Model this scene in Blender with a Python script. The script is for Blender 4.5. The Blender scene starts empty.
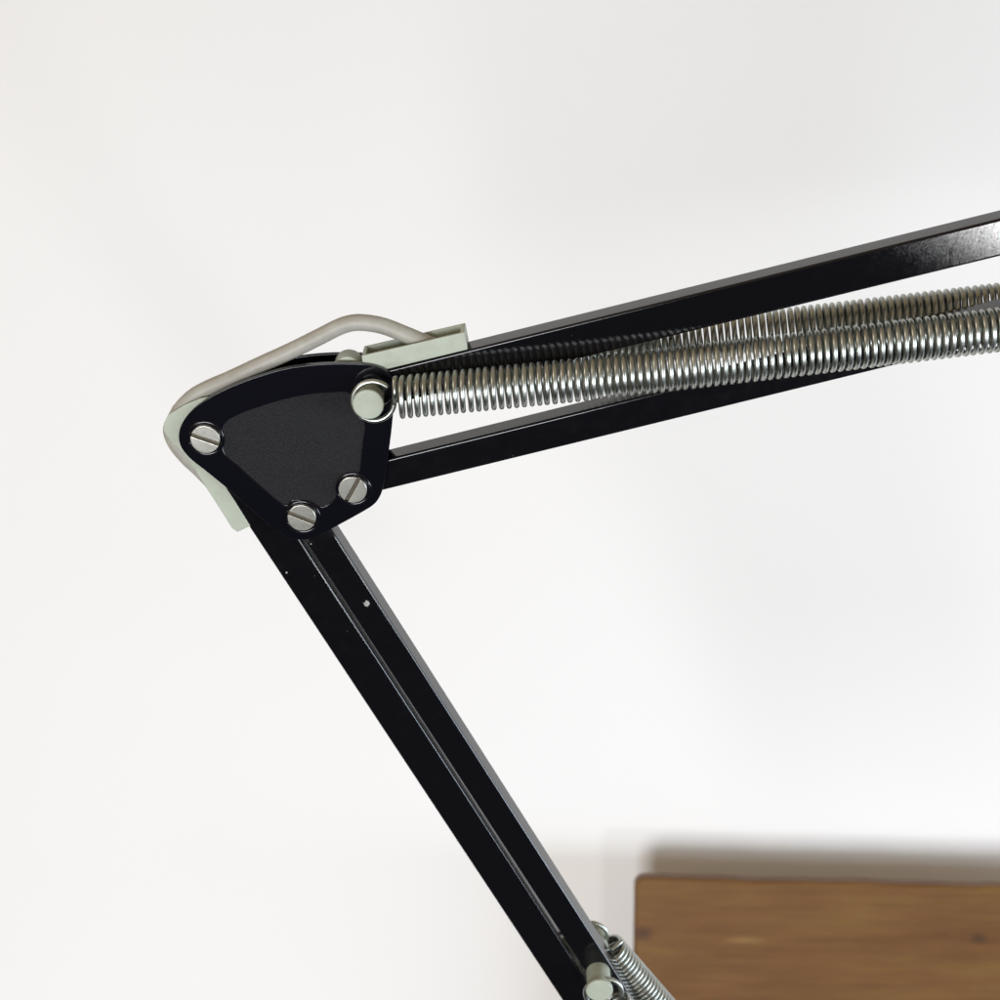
import bpy, bmesh, math, random
from mathutils import Vector, Matrix
random.seed(4)
C = bpy.context.scene.collection
SC = bpy.context.scene
MM = 0.001
F = 1600.0                       # focal length in photo pixels (1000 px wide frame)

# ------------------------------------------------------------------ frame of the lamp mechanism
n = Vector((20, 1600, 750)).normalized()                 # depth axis of the flat arm mechanism
ez = (Vector((0, 0, 1)) - n * n.z).normalized()
ex = n.cross(ez)
O = Vector(((370 - 500) / F, 1, (500 - 400) / F)) * 402.0  # mm, centre of the elbow joint
ROT = Matrix((ex, n, ez)).transposed()

def ray(px, py):
    return Vector(((px - 500) / F, 1.0, (500 - py) / F))

def L(px, py, d=0.0):
    """point of the mechanism (local mm) on its plane at depth d"""
    r = ray(px, py)
    t = (O.dot(n) + d) / r.dot(n)
    p = r * t - O
    return Vector((p.dot(ex), d, p.dot(ez)))

def pm(px, py, d=0.0):
    """mm per pixel there (mean)"""
    a = L(px, py, d)
    return 0.5 * ((L(px + 1, py, d) - a).length + (L(px, py + 1, d) - a).length)

# ------------------------------------------------------------------ object helpers
def obj(name, bm, mat, parent=None, smooth=True, wn=True, bevel=None, seg=3):
    bmesh.ops.recalc_face_normals(bm, faces=bm.faces)
    me = bpy.data.meshes.new(name)
    bm.to_mesh(me); bm.free()
    me.transform(Matrix.Scale(MM, 4))
    me.materials.append(mat)
    for p in me.polygons: p.use_smooth = smooth
    o = bpy.data.objects.new(name, me); C.objects.link(o)
    if parent: o.parent = parent
    if bevel:
        m = o.modifiers.new('bevel', 'BEVEL'); m.width = bevel * MM; m.segments = seg
        m.limit_method = 'ANGLE'; m.angle_limit = math.radians(40)
    if wn:
        m = o.modifiers.new('normals', 'WEIGHTED_NORMAL'); m.keep_sharp = True; m.weight = 80
    return o

def tag(o, label=None, cat=None, kind=None, group=None):
    if label: o['label'] = label
    if cat: o['category'] = cat
    if kind: o['kind'] = kind
    if group: o['group'] = group

def smooth_path(pts, sub=8, closed=False):
    out = []; N = len(pts)
    for i in range(N if closed else N - 1):
        g = (lambda k: pts[k % N]) if closed else (lambda k: pts[max(0, min(N - 1, k))])
        p0, p1, p2, p3 = g(i - 1), g(i), g(i + 1), g(i + 2)
        for s in range(sub):
            t = s / sub
            out.append(0.5 * ((2 * p1) + (p2 - p0) * t + (2 * p0 - 5 * p1 + 4 * p2 - p3) * t * t + (3 * p1 - p0 - 3 * p2 + p3) * t ** 3))
    if not closed: out.append(pts[-1].copy())
    return out

def tube(bm, pts, r, k=10, caps=True):
    rings = []; up = None
    for i, p in enumerate(pts):
        t = (pts[min(i + 1, len(pts) - 1)] - pts[max(i - 1, 0)]).normalized()
        if up is None:
            up = Vector((0, 1, 0)) if abs(t.y) < .9 else Vector((1, 0, 0))
        up = (up - t * up.dot(t)).normalized()
        s = t.cross(up)
        rings.append([bm.verts.new(p + (up * math.cos(a) + s * math.sin(a)) * r) for a in [2 * math.pi * j / k for j in range(k)]])
    for a, b in zip(rings, rings[1:]):
        for j in range(k):
            bm.faces.new((a[j], a[(j + 1) % k], b[(j + 1) % k], b[j]))
    if caps:
        bm.faces.new(rings[0][::-1]); bm.faces.new(rings[-1])

def prism(bm, poly, d0, d1):
    """poly: local points, extruded along depth from d0 to d1"""
    a = [bm.verts.new((p.x, d0, p.z)) for p in poly]
    b = [bm.verts.new((p.x, d1, p.z)) for p in poly]
    N = len(poly)
    bm.faces.new(a); bm.faces.new(b[::-1])
    for i in range(N):
        bm.faces.new((a[i], b[i], b[(i + 1) % N], a[(i + 1) % N]))

def disc_stack(bm, c, prof, k=40):
    """lathe about the depth axis: prof = [(radius, depth)...] front to back, closed with caps"""
    rings = []
    for r, d in prof:
        rings.append([bm.verts.new((c.x + r * math.cos(2 * math.pi * j / k), d, c.z + r * math.sin(2 * math.pi * j / k))) for j in range(k)])
    for a, b in zip(rings, rings[1:]):
        for j in range(k):
            bm.faces.new((a[j], a[(j + 1) % k], b[(j + 1) % k], b[j]))
    bm.faces.new(rings[0]); bm.faces.new(rings[-1][::-1])

# ------------------------------------------------------------------ materials
def mat(name, color, rough=.4, metal=0.0, ior=1.5):
    m = bpy.data.materials.new(name); m.use_nodes = True
    b = m.node_tree.nodes['Principled BSDF']
    b.inputs['Base Color'].default_value = (*color, 1)
    b.inputs['Roughness'].default_value = rough
    b.inputs['Metallic'].default_value = metal
    b.inputs['IOR'].default_value = ior
    return m

def nodes(m):
    nt = m.node_tree
    return nt, nt.nodes['Principled BSDF']

def noise(nt, scale, detail=4, rough=.6, stretch=None, rot=None):
    tc = nt.nodes.new('ShaderNodeTexCoord'); mp = nt.nodes.new('ShaderNodeMapping')
    nt.links.new(tc.outputs['Object'], mp.inputs['Vector'])
    if rot: mp.vector_type = 'TEXTURE'
    if stretch: mp.inputs['Scale'].default_value = stretch
    if rot: mp.inputs['Rotation'].default_value = rot
    t = nt.nodes.new('ShaderNodeTexNoise')
    t.inputs['Scale'].default_value = scale; t.inputs['Detail'].default_value = detail; t.inputs['Roughness'].default_value = rough
    nt.links.new(mp.outputs['Vector'], t.inputs['Vector'])
    return t

def ramp(nt, src, stops):
    r = nt.nodes.new('ShaderNodeValToRGB')
    while len(r.color_ramp.elements) < len(stops): r.color_ramp.elements.new(.5)
    for e, (p, c) in zip(r.color_ramp.elements, stops):
        e.position = p; e.color = (*c, 1) if len(c) == 3 else c
    nt.links.new(src, r.inputs['Fac'])
    return r

def bump(nt, b, src, strength, dist):
    n_ = nt.nodes.new('ShaderNodeBump'); n_.inputs['Strength'].default_value = strength; n_.inputs['Distance'].default_value = dist
    nt.links.new(src, n_.inputs['Height'])
    nt.links.new(n_.outputs['Normal'], b.inputs['Normal'])
    return n_

def black_paint(name, scratch):
    m = mat(name, (.004, .004, .0052), .16, 0, 1.48)
    nt, b = nodes(m)
    t = noise(nt, 260, 6, .65)
    r = ramp(nt, t.outputs['Fac'], [(.35, (.035 if scratch else .07,) * 3), (.75, (.085 if scratch else .2,) * 3)])
    nt.links.new(r.outputs['Color'], b.inputs['Roughness'])
    # dust and tiny wear specks
    s = noise(nt, 900, 2, .5)
    sp = ramp(nt, s.outputs['Fac'], [(.755, (.004, .004, .0052)), (.80, (.06, .06, .06))])
    nt.links.new(sp.outputs['Color'], b.inputs['Base Color'])
    w = noise(nt, 330 if scratch else 110, 6, .75, (1, 1, 1) if not scratch else (.26, 1, 1.3), None if not scratch else (0, .5, 0))
    bump(nt, b, w.outputs['Fac'], .085 if scratch else .05, .0003)
    return m

M = {}
M['paint'] = black_paint('gloss_black_paint', False)
M['paint_worn'] = black_paint('scuffed_black_paint', True)
M['plate'] = mat('black_moulded_plastic', (.003, .003, .0055), .12, 0, 1.5)
nt, b = nodes(M['plate'])
t = noise(nt, 420, 4, .6); bump(nt, b, t.outputs['Fac'], .05, .0003)
M['grain'] = mat('textured_plastic', (.009, .009, .011), .6, 0, 1.5)
nt, b = nodes(M['grain'])
b.inputs['Specular IOR Level'].default_value = .32
t = noise(nt, 2300, 3, .6); bump(nt, b, t.outputs['Fac'], .8, .0006)
t2 = noise(nt, 1500, 3, .7)
r = ramp(nt, t2.outputs['Fac'], [(.3, (.003, .003, .004)), (.75, (.012, .012, .015))]); nt.links.new(r.outputs['Color'], b.inputs['Base Color'])
M['green'] = mat('pale_green_plastic', (.40, .46, .36), .42)
nt, b = nodes(M['green'])
t = noise(nt, 300, 5, .6); r = ramp(nt, t.outputs['Fac'], [(.3, (.335, .365, .295)), (.7, (.385, .42, .34))]); nt.links.new(r.outputs['Color'], b.inputs['Base Color'])
bump(nt, b, t.outputs['Fac'], .12, .0004)
M['cable'] = mat('grey_beige_rubber', (.34, .31, .25), .5)
nt, b = nodes(M['cable'])
t = noise(nt, 240, 6, .65); r = ramp(nt, t.outputs['Fac'], [(.3, (.285, .272, .232)), (.72, (.36, .35, .305))]); nt.links.new(r.outputs['Color'], b.inputs['Base Color'])
bump(nt, b, t.outputs['Fac'], .15, .0006)
M['spring'] = mat('spring_steel', (.5, .525, .505), .24, 1.0)
nt, b = nodes(M['spring'])
t = noise(nt, 160, 6, .7); r = ramp(nt, t.outputs['Fac'], [(.3, (.35, .365, .335)), (.7, (.50, .525, .485))]); nt.links.new(r.outputs['Color'], b.inputs['Base Color'])
r2 = ramp(nt, t.outputs['Fac'], [(.3, (.27,) * 3), (.7, (.40,) * 3)]); nt.links.new(r2.outputs['Color'], b.inputs['Roughness'])
M['screw'] = mat('dull_nickel', (.5, .49, .43), .32, 1.0)
nt, b = nodes(M['screw'])
t = noise(nt, 700, 5, .7); r = ramp(nt, t.outputs['Fac'], [(.3, (.46, .45, .395)), (.7, (.56, .55, .49))]); nt.links.new(r.outputs['Color'], b.inputs['Base Color'])
bump(nt, b, t.outputs['Fac'], .08, .0003)
M['slot_shade'] = mat('painted_slot_shade', (.10, .085, .06), .7, .3)  # occlusion shade of the screw slot floors, put into the colour
M['chip'] = mat('bare_primer', (.30, .30, .285), .6)
M['wall'] = mat('white_wall_paint', (.86, .855, .845), .75)
nt, b = nodes(M['wall'])
t = noise(nt, 3.0, 3, .5); r = ramp(nt, t.outputs['Fac'], [(.3, (.85, .845, .835)), (.7, (.87, .865, .855))]); nt.links.new(r.outputs['Color'], b.inputs['Base Color'])

# wood, grain along local x
M['wood'] = mat('brown_wood', (.2, .1, .04), .5)
nt, b = nodes(M['wood'])
b.inputs['Specular IOR Level'].default_value = .2
t = noise(nt, 24, 6, .6, (.28, 1, 1.6))
r = ramp(nt, t.outputs['Fac'], [(.25, (.118, .048, .015)), (.48, (.160, .074, .022)), (.62, (.182, .094, .026)), (.8, (.200, .088, .028))])
t2 = noise(nt, 128, 6, .7, (.10, 1, 1.6))
r2 = ramp(nt, t2.outputs['Fac'], [(.28, (.70,) * 3), (.5, (1.0,) * 3), (.72, (1.16,) * 3)])
mx = nt.nodes.new('ShaderNodeMix'); mx.data_type = 'RGBA'; mx.blend_type = 'MULTIPLY'; mx.inputs['Factor'].default_value = .8
nt.links.new(r.outputs['Color'], mx.inputs['A']); nt.links.new(r2.outputs['Color'], mx.inputs['B'])
last = mx.outputs['Result']
KNOTS = []
def add_knot(nt, last, pos, rx, rz, col, soft=1.0):
    tc = nt.nodes.new('ShaderNodeTexCoord'); mp = nt.nodes.new('ShaderNodeMapping')
    mp.vector_type = 'POINT'
    mp.inputs['Location'].default_value = (-pos[0] / rx, 0, -pos[1] / rz)
    mp.inputs['Scale'].default_value = (1 / rx, 0, 1 / rz)
    nt.links.new(tc.outputs['Object'], mp.inputs['Vector'])
    nz = nt.nodes.new('ShaderNodeTexNoise'); nz.inputs['Scale'].default_value = 1.3; nz.inputs['Detail'].default_value = 3
    nt.links.new(mp.outputs['Vector'], nz.inputs['Vector'])
    ad = nt.nodes.new('ShaderNodeVectorMath'); ad.operation = 'MULTIPLY_ADD'
    nt.links.new(nz.outputs['Color'], ad.inputs[0]); ad.inputs[1].default_value = (.7, 0, .7)
    nt.links.new(mp.outputs['Vector'], ad.inputs[2])
    sb = nt.nodes.new('ShaderNodeVectorMath'); sb.operation = 'SUBTRACT'; sb.inputs[1].default_value = (.35, 0, .35)
    nt.links.new(ad.outputs[0], sb.inputs[0])
    ln = nt.nodes.new('ShaderNodeVectorMath'); ln.operation = 'LENGTH'; nt.links.new(sb.outputs[0], ln.inputs[0])
    rr = ramp(nt, ln.outputs['Value'], [(.15, (soft,) * 3), (1.0, (0,) * 3)])
    m2 = nt.nodes.new('ShaderNodeMix'); m2.data_type = 'RGBA'
    nt.links.new(rr.outputs['Color'], m2.inputs['Factor']); nt.links.new(last, m2.inputs['A']); m2.inputs['B'].default_value = (*col, 1)
    return m2.outputs['Result']
WOOD = (nt, b, last)

# ------------------------------------------------------------------ the lamp
lamp = bpy.data.objects.new('desk_lamp', None); C.objects.link(lamp)
lamp.matrix_world = Matrix.Translation(O * MM) @ ROT.to_4x4()
tag(lamp, 'black balanced arm desk lamp bent at its elbow with steel springs and grey cable', 'desk lamp')

def arm_bar(e0, e1, name='arm_bar', m='paint', depth=6.8, rc=.62):
    """e0, e1: pixel pairs (edge a, edge b) of the front face at both ends"""
    d = -depth / 2
    a0, b0, a1, b1 = L(*e0[0], d), L(*e0[1], d), L(*e1[0], d), L(*e1[1], d)
    c0, c1 = (a0 + b0) / 2, (a1 + b1) / 2
    t = (c1 - c0).normalized(); s = Vector((-t.z, 0, t.x))
    w0, w1 = abs((a0 - b0).dot(s)), abs((a1 - b1).dot(s))
    print('bar width', round(w0, 2), round(w1, 2))
    w = (w0 + w1) / 2
    prof = []
    for sx, sy, a in ((1, 1, 0), (-1, 1, 90), (-1, -1, 180), (1, -1, 270)):
        for k in range(7):
            g = math.radians(a + 90 * k / 6)
            prof.append((sx * (w / 2 - rc) + rc * math.cos(g), sy * (depth / 2 - rc) + rc * math.sin(g)))
    bm = bmesh.new()
    N = 24; rings = []
    for i in range(N + 1):
        c = c0.lerp(c1, i / N)
        rings.append([bm.verts.new((c.x + s.x * u, v, c.z + s.z * u)) for u, v in prof])
    K = len(prof)
    for a, b_ in zip(rings, rings[1:]):
        for j in range(K):
            bm.faces.new((a[j], a[(j + 1) % K], b_[(j + 1) % K], b_[j]))
    bm.faces.new(rings[0]); bm.faces.new(rings[-1][::-1])
    return obj(name, bm, M[m], lamp)

# upper arm: top bar, bottom bar.  front edges in the photo
def ln(p, q, x=None, y=None):
    if x is not None:
        return (x, p[1] + (q[1] - p[1]) * (x - p[0]) / (q[0] - p[0]))
    return (p[0] + (q[0] - p[0]) * (y - p[1]) / (q[1] - p[1]), y)
T1, T2 = (467, 349.5), (1000, 219.5)
B1, B2 = (467, 387.5), (1000, 256)
b_top = arm_bar((ln(T1, T2, 352), ln(B1, B2, 360)), (ln(T1, T2, 1260), ln(B1, B2, 1270)), m='paint_worn')
T1, T2 = (391, 457), (1000, 309)
B1, B2 = (382, 492.5), (1000, 339)
b_low = arm_bar((ln(T1, T2, 345), ln(B1, B2, 352)), (ln(T1, T2, 1260), ln(B1, B2, 1268)))
A1, A2 = (260.6, 540), (561, 1000)
R1, R2 = (297, 540), (599.5, 1000)
b_left = arm_bar((ln(A1, A2, y=428), ln(R1, R2, y=412)), (ln(A1, A2, y=1270), ln(R1, R2, y=1250)))
A1, A2 = (304, 540), (604, 1000)
R1, R2 = (338.5, 540), (633, 1000)
b_right = arm_bar((ln(A1, A2, y=512), ln(R1, R2, y=496)), (ln(A1, A2, y=1270), ln(R1, R2, y=1250)))

# chip in the paint of the right lower bar
def flat_patch(pts, d, name, m, parent, th=.03):
    bm = bmesh.new(); prism(bm, [L(x, y, d) for x, y in pts], d - th, d + .02)
    return obj(name, bm, m, parent, smooth=False, wn=False)
flat_patch([(362.5, 602.5), (364.5, 603.2), (366, 600.2), (368.6, 601.2), (370.0, 603.6), (367.6, 606.6), (364.2, 605.6), (364.6, 604.4)], -3.4, 'paint_chip', M['chip'], b_right)
flat_patch([(285.6, 572), (287, 571.6), (287.6, 573), (286.2, 573.8)], -3.4, 'paint_chip', M['chip'], b_left)
flat_patch([(310.2, 543.4), (311.4, 543.2), (311.7, 544.4), (310.5, 544.7)], -3.4, 'paint_chip', M['chip'], b_right)

# ---------------- elbow plates
OUT = [(178.75, 435), (182.5, 422.5), (192.5, 410), (207.5, 399), (232.5, 386), (262.5, 375), (290, 367.8), (325, 364), (363, 364.3), (382.5, 369), (392, 377.5), (394.5, 388),
       (392.5, 420), (389, 450), (385, 478), (381.5, 493), (375, 503.5), (362.5, 512), (335, 527), (315, 537), (300, 540), (285, 536), (260, 517.5), (232.5, 493), (207.5, 472.5), (190, 458.5), (181, 447)]
INN = [(222, 446), (221.5, 431), (226, 422), (240, 414), (257.5, 407.5), (285, 399.3), (310, 394.3), (330, 392.6), (349, 393), (353, 404), (358, 417), (365, 425),
       (363, 442), (361, 460), (358.5, 473.5), (345, 477), (338, 486), (335, 499), (322, 507), (309, 501), (293, 500), (284, 505), (260, 486), (238, 466), (227, 457)]
PF, PB = -5.1, -3.5                 # front plate: front and back depth
outl = smooth_path([L(x, y, PF) for x, y in OUT], 5, True)
innl = smooth_path([L(x, y, PF) for x, y in INN], 4, True)

def plate_with_recess(outl, innl, d0, d1, rec):
    bm = bmesh.new()
    o0 = [bm.verts.new((p.x, d0, p.z)) for p in outl]
    i0 = [bm.verts.new((p.x, d0, p.z)) for p in innl]
    i1 = [bm.verts.new((p.x, d0 + rec, p.z)) for p in innl]
    o1 = [bm.verts.new((p.x, d1, p.z)) for p in outl]
    e = []
    for lp in (o0, i0):
        for j in range(len(lp)): e.append(bm.edges.new((lp[j], lp[(j + 1) % len(lp)])))
    bmesh.ops.triangle_fill(bm, use_beauty=True, use_dissolve=True, edges=e)
    for A, B in ((o0, o1), (i0, i1)):
        for j in range(len(A)):
            k = (j + 1) % len(A); bm.faces.new((A[j], A[k], B[k], B[j]))
    bm.faces.new(o1); bm.faces.new(i1)
    return bm
front = obj('joint_plate', plate_with_recess(outl, innl, PF, PB, .35), M['plate'], lamp, bevel=.6, seg=4)
tag(front, 'front elbow plate with grained centre panel')
bm = bmesh.new(); prism(bm, [Vector((p.x, 0, p.z)) for p in innl], PF + .30, PF + .6)
obj('textured_panel', bm, M['grain'], front, wn=False, smooth=False)
ce = sum(outl, Vector()) / len(outl)
bm = bmesh.new(); prism(bm, [ce + (p - ce) * .985 for p in outl], 3.5, 4.6)
back = obj('joint_plate', bm, M['plate'], lamp, bevel=.4, seg=3)
tag(back, 'rear elbow plate')

def screw(px, py, r_px, ang, parent=front, d=PF):
    top, base = d - 1.0, d + .3
    c = L(px, py, top); r = r_px * pm(px, py, top)
    bm = bmesh.new(); w = .42; depth = .75
    # two half discs beside the slot
    for sgn in (1, -1):
        h0 = w; a0 = math.asin(h0 / r); pts = []
        for k in range(25):
            a = a0 + (math.pi - 2 * a0) * k / 24
            pts.append((r * math.cos(a), sgn * r * math.sin(a)))
        poly = [Vector((c.x + u * math.cos(ang) - v * math.sin(ang), 0, c.z + u * math.sin(ang) + v * math.cos(ang))) for u, v in pts]
        prism(bm, poly, top, top + depth)
    disc_stack(bm, c, [(r * .995, top + depth), (r * .995, base)], 48)
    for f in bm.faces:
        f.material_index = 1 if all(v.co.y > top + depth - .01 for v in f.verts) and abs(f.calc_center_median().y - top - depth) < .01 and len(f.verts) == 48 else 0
    o = obj('screw', bm, M['screw'], parent, bevel=.16, seg=2)
    o.data.materials.append(M['slot_shade'])
    # black collar round the head
    return o
def collar(px, py, r_px, parent=front):
    c = L(px, py, PF); r = r_px * pm(px, py, PF)
    bm = bmesh.new(); pts = [Vector((c.x + r * math.cos(a), PF - .05, c.z + r * math.sin(a))) for a in [2 * math.pi * k / 48 for k in range(48)]]
    k = 8; rings = []
    for i, p in enumerate(pts):
        dr = (p - Vector((c.x, PF - .05, c.z))).normalized()
        rings.append([bm.verts.new(p + (dr * math.cos(2 * math.pi * j / k) * .42 + Vector((0, 1, 0)) * math.sin(2 * math.pi * j / k) * .30)) for j in range(k)])
    for i in range(48):
        A, B = rings[i], rings[(i + 1) % 48]
        for j in range(k): bm.faces.new((A[j], A[(j + 1) % k], B[(j + 1) % k], B[j]))
    return obj('screw_collar', bm, M['plate'], parent, wn=False)
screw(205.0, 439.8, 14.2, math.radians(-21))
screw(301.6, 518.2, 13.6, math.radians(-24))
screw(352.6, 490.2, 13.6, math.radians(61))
collar(205.8, 438.2, 16.6); collar(302.6, 516.8, 15.8); collar(353.6, 488.8, 15.8)

# spacer between the plates
c = L(347.5, 371, -2.6); r = 14.5 * pm(347, 371, -2.6)
bm = bmesh.new(); disc_stack(bm, c, [(r - .5, -2.3), (r, -1.9), (r, 2.9), (r - .4, 3.3)], 48)
obj('spacer', bm, M['green'], lamp, wn=True)

# ---------------- pegs for the springs
def peg(px, py, r_px, d0, d1, name='spring_peg'):
    c = L(px, py, d0); r = r_px * pm(px, py, d0)
    bm = bmesh.new()
    disc_stack(bm, c, [(r * .90, d0), (r, d0 + .35), (r, d0 + 1.3), (r * .90, d0 + 1.5), (r * .90, d1 - 1.5), (r, d1 - 1.3), (r, d1 - .35), (r * .9, d1)], 48)
    return obj(name, bm, M['green'], lamp)
SPY = 9.1
peg(368.0, 405.0, 15.2, -10.6, 11.2)
peg(599.5, 991.5, 11.8, -11.8, 13.2)

# ---------------- coil springs
WIRE = .67
def coil(path_px, d, R_px, pitch_px, ring_c, ring_r_px, wire=WIRE, hand=1, start_phase=90):
    axis = smooth_path([L(x, y, d) for x, y in path_px], 24)
    cum = [0]
    for a, b_ in zip(axis, axis[1:]): cum.append(cum[-1] + (b_ - a).length)
    x0, y0 = path_px[0]
    sc_ = pm(x0, y0, d)
    R = R_px * sc_ - wire; pitch = pitch_px * sc_
    turns = cum[-1] / pitch
    steps = int(turns * 26); pts = []
    seg = 0
    hel = []
    for i in range(steps + 1):
        s = cum[-1] * i / steps
        while seg < len(axis) - 2 and cum[seg + 1] < s: seg += 1
        f = (s - cum[seg]) / (cum[seg + 1] - cum[seg])
        p = axis[seg].lerp(axis[seg + 1], f)
        t = (axis[seg + 1] - axis[seg]).normalized()
        u = Vector((-t.z, 0, t.x))
        if u.z < 0: u = -u
        th = math.radians(start_phase) + 2 * math.pi * turns * i / steps * hand
        s_j = .028 * math.sin(turns * 1.7 * i / steps + d) + .018 * math.sin(turns * 4.1 * i / steps + 2 * d)
        p = p + t * s_j * pitch
        hel.append(p + u * (R * math.sin(th)) + Vector((0, -1, 0)) * (R * math.cos(th)))
    # eye ring round the peg, in the plane of the mechanism, then up into the first coil
    t0 = (axis[1] - axis[0]).normalized(); u0 = Vector((-t0.z, 0, t0.x))
    if u0.z < 0: u0 = -u0
    rc = L(*ring_c, d); rr = ring_r_px * pm(*ring_c, d) - wire
    ring = []
    for k in range(41):
        a = math.radians(38 + (352 - 38) * k / 40)
        ring.append(rc + t0 * rr * math.cos(a) + u0 * rr * math.sin(a))
    mid = (ring[-1] * .5 + hel[0] * .5) + Vector((0, -1, 0)) * R * .35 + t0 * .25
    bridge = smooth_path([ring[-2], ring[-1], mid, hel[0], hel[1]], 6)[6:18]
    pts = ring + bridge[1:] + hel
    bm = bmesh.new(); tube(bm, pts, wire, 10)
    return obj('coil_spring', bm, M['spring'], lamp, wn=False)

coil([(397, 397.5), (460, 391.5), (600, 377.5), (800, 354), (1000, 329.5), (1240, 299)], -SPY, 21.3, 7.35, (373.3, 401.3), 22.8)
rear = coil([(416, 376), (600, 352.5), (750, 333.5), (1000, 304), (1240, 275)], SPY, 20.5, 6.7, (392, 380), 20.5)
coil([(613, 1008), (680, 1085), (830, 1256)], -SPY, 18.5, 5.0, (603.5, 992.5), 18.0)
coil([(607, 949.5), (656.5, 1006.4), (850, 1228)], SPY - .4, 16.8, 4.4, (589.5, 936.5), 17.5)

# ---------------- cable
cab = [(452, 351, 0), (430, 344.5, 0), (408, 335.5, -.3), (386, 326.8, 0), (370, 323.3, 0), (355, 322.6, 0), (340, 326.5, 0), (318, 337.5, 0), (290, 351.3, 0), (262, 364, 0), (231, 378.5, 0), (209, 388, 0), (194, 396.3, 0), (182.5, 407.5, .2),
       (174.8, 420, .4), (171.3, 429, .5), (172.6, 436.5, .4), (177.6, 446, .2), (187.5, 457.8, 0), (200.5, 470, 0), (214, 484, 0)]
pts = smooth_path([L(x, y, d) for x, y, d in cab], 8)
bm = bmesh.new(); tube(bm, pts, 8.1 * pm(300, 350, 0), 20)
obj('power_cable', bm, M['cable'], lamp, wn=False)

# ---------------- pale green cable guides
def guide_top():
    d0, d1 = -3.62, 3.62
    P = lambda x, y: L(x, y, d0)
    a, b_, c_, e = P(361.5, 356), P(464.5, 332.3), P(467.8, 349.6), P(364, 375)      # front face: tl, tr, br, bl
    bm = bmesh.new()
    def V(p, d): return bm.verts.new((p.x, d, p.z))
    fr = [V(p, d0) for p in (a, b_, c_, e)]; bk = [V(p, d1) for p in (a, b_, c_, e)]
    t = (b_ - a).normalized(); dn = (e - a).normalized() * .4 + (c_ - b_).normalized() * .6
    ia, ib = a + t * 1.0, b_ - t * 1.15
    w = .8; dp = 2.6
    it = [V(ia, d0 + w), V(ib, d0 + w), V(ib, d1 - w), V(ia, d1 - w)]
    ib_ = [V(ia + dn * dp, d0 + w), V(ib + dn * dp, d0 + w), V(ib + dn * dp, d1 - w), V(ia + dn * dp, d1 - w)]
    F_ = bm.faces.new
    F_(fr); F_(bk[::-1]); F_((fr[1], bk[1], bk[2], fr[2])); F_((fr[2], bk[2], bk[3], fr[3])); F_((fr[3], bk[3], bk[0], fr[0]))
    ot = [fr[0], fr[1], bk[1], bk[0]]
    for k in range(4):
        q = (k + 1) % 4
        F_((ot[k], ot[q], it[q], it[k])); F_((it[k], it[q], ib_[q], ib_[k]))
    F_(ib_)
    return obj('cable_guide', bm, M['green'], lamp, bevel=.2, seg=2)
g1 = guide_top()
G = [(210, 397), (200, 398.6), (185, 404.8), (168, 415), (164, 423), (163.6, 431), (167.5, 437), (176.5, 446.5), (186, 457.5), (194.5, 468.5), (200, 478.5), (216, 503), (232, 528.5), (237.5, 532.2), (250.5, 526.0), (238.6, 506.5), (226, 487), (222, 470), (208, 452), (202, 436), (206, 418), (216, 402)]
bm = bmesh.new()
prism(bm, [L(x, y, -3.4) for x, y in G], -3.46, -2.6)
G2 = [L(x, y, -3.4) for x, y in G]
prism(bm, G2, 2.6, 3.46)
E = [L(x, y, -3.4) for x, y in [(226, 518.5), (232.4, 528), (237.8, 531.6), (250, 525.6), (245, 517.5)]]
prism(bm, E, -2.6, 2.6)
obj('cable_guide', bm, M['green'], lamp, bevel=.2, seg=2)

# ------------------------------------------------------------------ wooden board in front of the wall
WALL_Y = 1000.0; GAP = 55.0; THK = 14.0
fy = WALL_Y - GAP
def W(px, py, y): return ray(px, py) * y
A = W(636, 877.5, fy); Bp = W(1000, 886.5, fy)
ang = math.atan2(Bp.z - A.z, Bp.x - A.x)
board_w, board_h = 370.0, 280.0
bm = bmesh.new()
NX = 60; prof = []
rnd = random.Random(7)
top_wob = [0.45 * math.sin(i * .37) + .35 * math.sin(i * .9 + 1) + .18 * rnd.uniform(-1, 1) for i in range(NX + 1)]
outline = []
rcn = 6.0
for k in range(7):
    g = math.radians(180 - 90 * k / 6); outline.append((rcn + rcn * math.cos(g), -rcn + rcn * math.sin(g)))
for i in range(1, NX): outline.append((rcn + (board_w - 2 * rcn) * i / NX, .55 * top_wob[i] if i > 1 else 0))
outline += [(board_w, 0), (board_w, -board_h), (1.2, -board_h)]
for i in range(1, 20):
    f = 1 - i / 20
    outline.append((.5 * math.sin(f * 9) + .15 * rnd.uniform(-1, 1) + .6 * f, -rcn - (board_h - rcn) * f))
a = [bm.verts.new((x, 0, z)) for x, z in outline]; b_ = [bm.verts.new((x, THK, z)) for x, z in outline]
bm.faces.new(a); bm.faces.new(b_[::-1])
for i in range(len(a)):
    j = (i + 1) % len(a); bm.faces.new((a[i], b_[i], b_[j], a[j]))
board = obj('wooden_board', bm, M['wood'], None, bevel=1.8, seg=4)
board.location = A * MM; board.rotation_euler = (0, -ang, 0)
tag(board, 'brown wooden board with rounded corner and dark knots in front of white wall', 'board')
nt, b, last = WOOD
def knot_at(px, py, rx, rz, col, soft):
    global last
    q = W(px, py, fy) - A
    x = q.x * math.cos(ang) + q.z * math.sin(ang); z = -q.x * math.sin(ang) + q.z * math.cos(ang)
    last = add_knot(nt, last, (x * MM, z * MM), rx * MM * 1.25, rz * MM * 1.25, col, soft)
knot_at(643, 933, 6.5, 4.5, (.075, .034, .02), .85)
knot_at(979, 938.5, 5.5, 3.2, (.07, .035, .015), .9)
knot_at(955, 945, 9, 4, (.14, .07, .025), .6)
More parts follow.
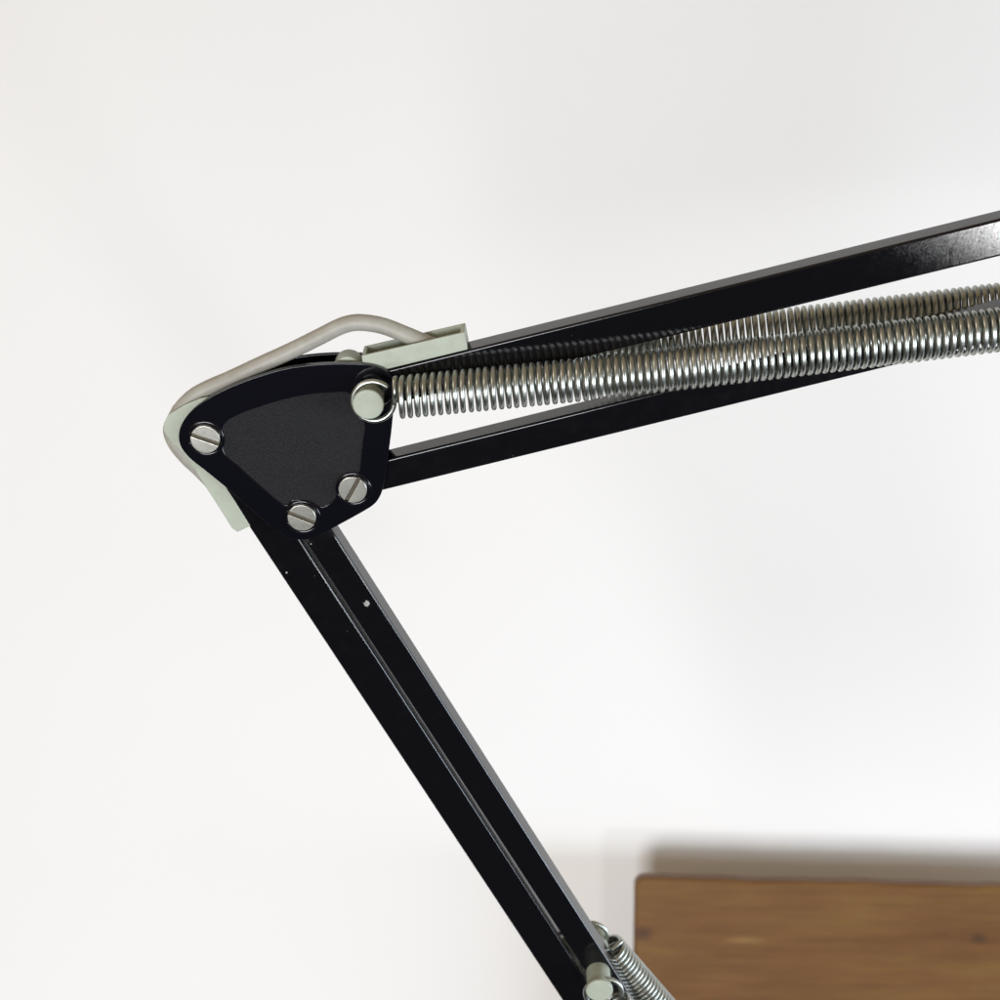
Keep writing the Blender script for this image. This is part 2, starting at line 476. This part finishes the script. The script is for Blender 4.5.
knot_at(922, 948, 5, 2.6, (.13, .066, .025), .6)
knot_at(745, 940, 12, 2.0, (.30, .18, .06), .5)
nt.links.new(last, b.inputs['Base Color'])
bump(nt, b, t2.outputs['Fac'], .25, .0008)

# ------------------------------------------------------------------ wall
bm = bmesh.new()
v = [bm.verts.new((x, WALL_Y, z)) for x, z in ((-2500, -1500), (2500, -1500), (2500, 2000), (-2500, 2000))]
bm.faces.new(v)
w2 = [bm.verts.new((x, WALL_Y + 80, z)) for x, z in ((-2500, -1500), (2500, -1500), (2500, 2000), (-2500, 2000))]
bm.faces.new(w2[::-1])
for i in range(4): bm.faces.new((v[i], w2[i], w2[(i + 1) % 4], v[(i + 1) % 4]))
wall = obj('wall', bm, M['wall'], None, smooth=False, wn=False)
tag(wall, 'plain white painted wall behind the desk lamp', None, 'structure')

# ------------------------------------------------------------------ light
world = bpy.data.worlds.new('World'); SC.world = world; world.use_nodes = True
bg = world.node_tree.nodes['Background']
wn_ = world.node_tree
tc = wn_.nodes.new('ShaderNodeTexCoord'); sx_ = wn_.nodes.new('ShaderNodeSeparateXYZ')
wn_.links.new(tc.outputs['Generated'], sx_.inputs[0])
rw = wn_.nodes.new('ShaderNodeValToRGB')            # a dim room, lighter towards its ceiling
mr = wn_.nodes.new('ShaderNodeMapRange'); mr.inputs['From Min'].default_value = -1
wn_.links.new(sx_.outputs['Z'], mr.inputs['Value']); wn_.links.new(mr.outputs[0], rw.inputs['Fac'])
rw.color_ramp.elements[0].position = .20; rw.color_ramp.elements[0].color = (.03, .027, .024, 1)
rw.color_ramp.elements[1].position = .50; rw.color_ramp.elements[1].color = (.50, .385, .255, 1)
e_ = rw.color_ramp.elements.new(1.0); e_.color = (.62, .475, .315, 1)
wn_.links.new(rw.outputs['Color'], bg.inputs['Color']); bg.inputs['Strength'].default_value = .6

def area(name, pos, target, sx, sy, watts, col=(1, 1, 1)):
    l = bpy.data.lights.new(name, 'AREA'); l.shape = 'RECTANGLE'; l.size = sx; l.size_y = sy; l.energy = watts; l.color = col
    o = bpy.data.objects.new(name, l); C.objects.link(o)
    o.location = pos
    o.rotation_euler = (Vector(target) - Vector(pos)).to_track_quat('-Z', 'Y').to_euler()
    return o
edge = (A * MM)
def at_dir(base, d, dist): return Vector(base) + Vector(d).normalized() * dist
area('window_light', at_dir(edge, (-.25, -1, -.2), 2.3), (-.05, 1.0, .34), .70, .55, 30.5, (.975, 1, 1.045))
area('side_light', at_dir(edge, (2.3, -1, -.22), 2.7), edge, 2.5, .5, 66, (.83, .965, 1.125))
# small lamp whose glint shows on the far end of the upper bar
pt = L(1068, 228, -3.4); pw = (O + ex * pt.x + n * pt.y + ez * pt.z) * MM
d = ray(1068, 228).normalized(); rfl = d - 2 * d.dot(n) * n
elbow = O * MM
area('upper_fill', elbow + Vector((-.7, -.5, .48)).normalized() * 1.2, elbow, .36, .36, 2.4, (1, .91, .79))  # added fill, evens out the wall at upper left
area('low_lamp', pw + rfl * 1.3, pw, .14, .08, 2.4)

# ------------------------------------------------------------------ camera
cam = bpy.data.cameras.new('camera'); co = bpy.data.objects.new('camera', cam); C.objects.link(co)
cam.sensor_width = 36; cam.lens = 36 * F / 1000
co.location = (0, 0, 0); co.rotation_euler = (math.radians(90), 0, 0)
cam.clip_start = .01; cam.clip_end = 50
cam.dof.use_dof = True; cam.dof.focus_distance = .40; cam.dof.aperture_fstop = 28
SC.camera = co

SC.render.engine = 'CYCLES'
SC.cycles.use_denoising = True
SC.view_settings.view_transform = 'Standard'; SC.view_settings.look = 'None'
SC.view_settings.exposure = 0; SC.view_settings.gamma = 1
SC.view_settings.use_curve_mapping = False
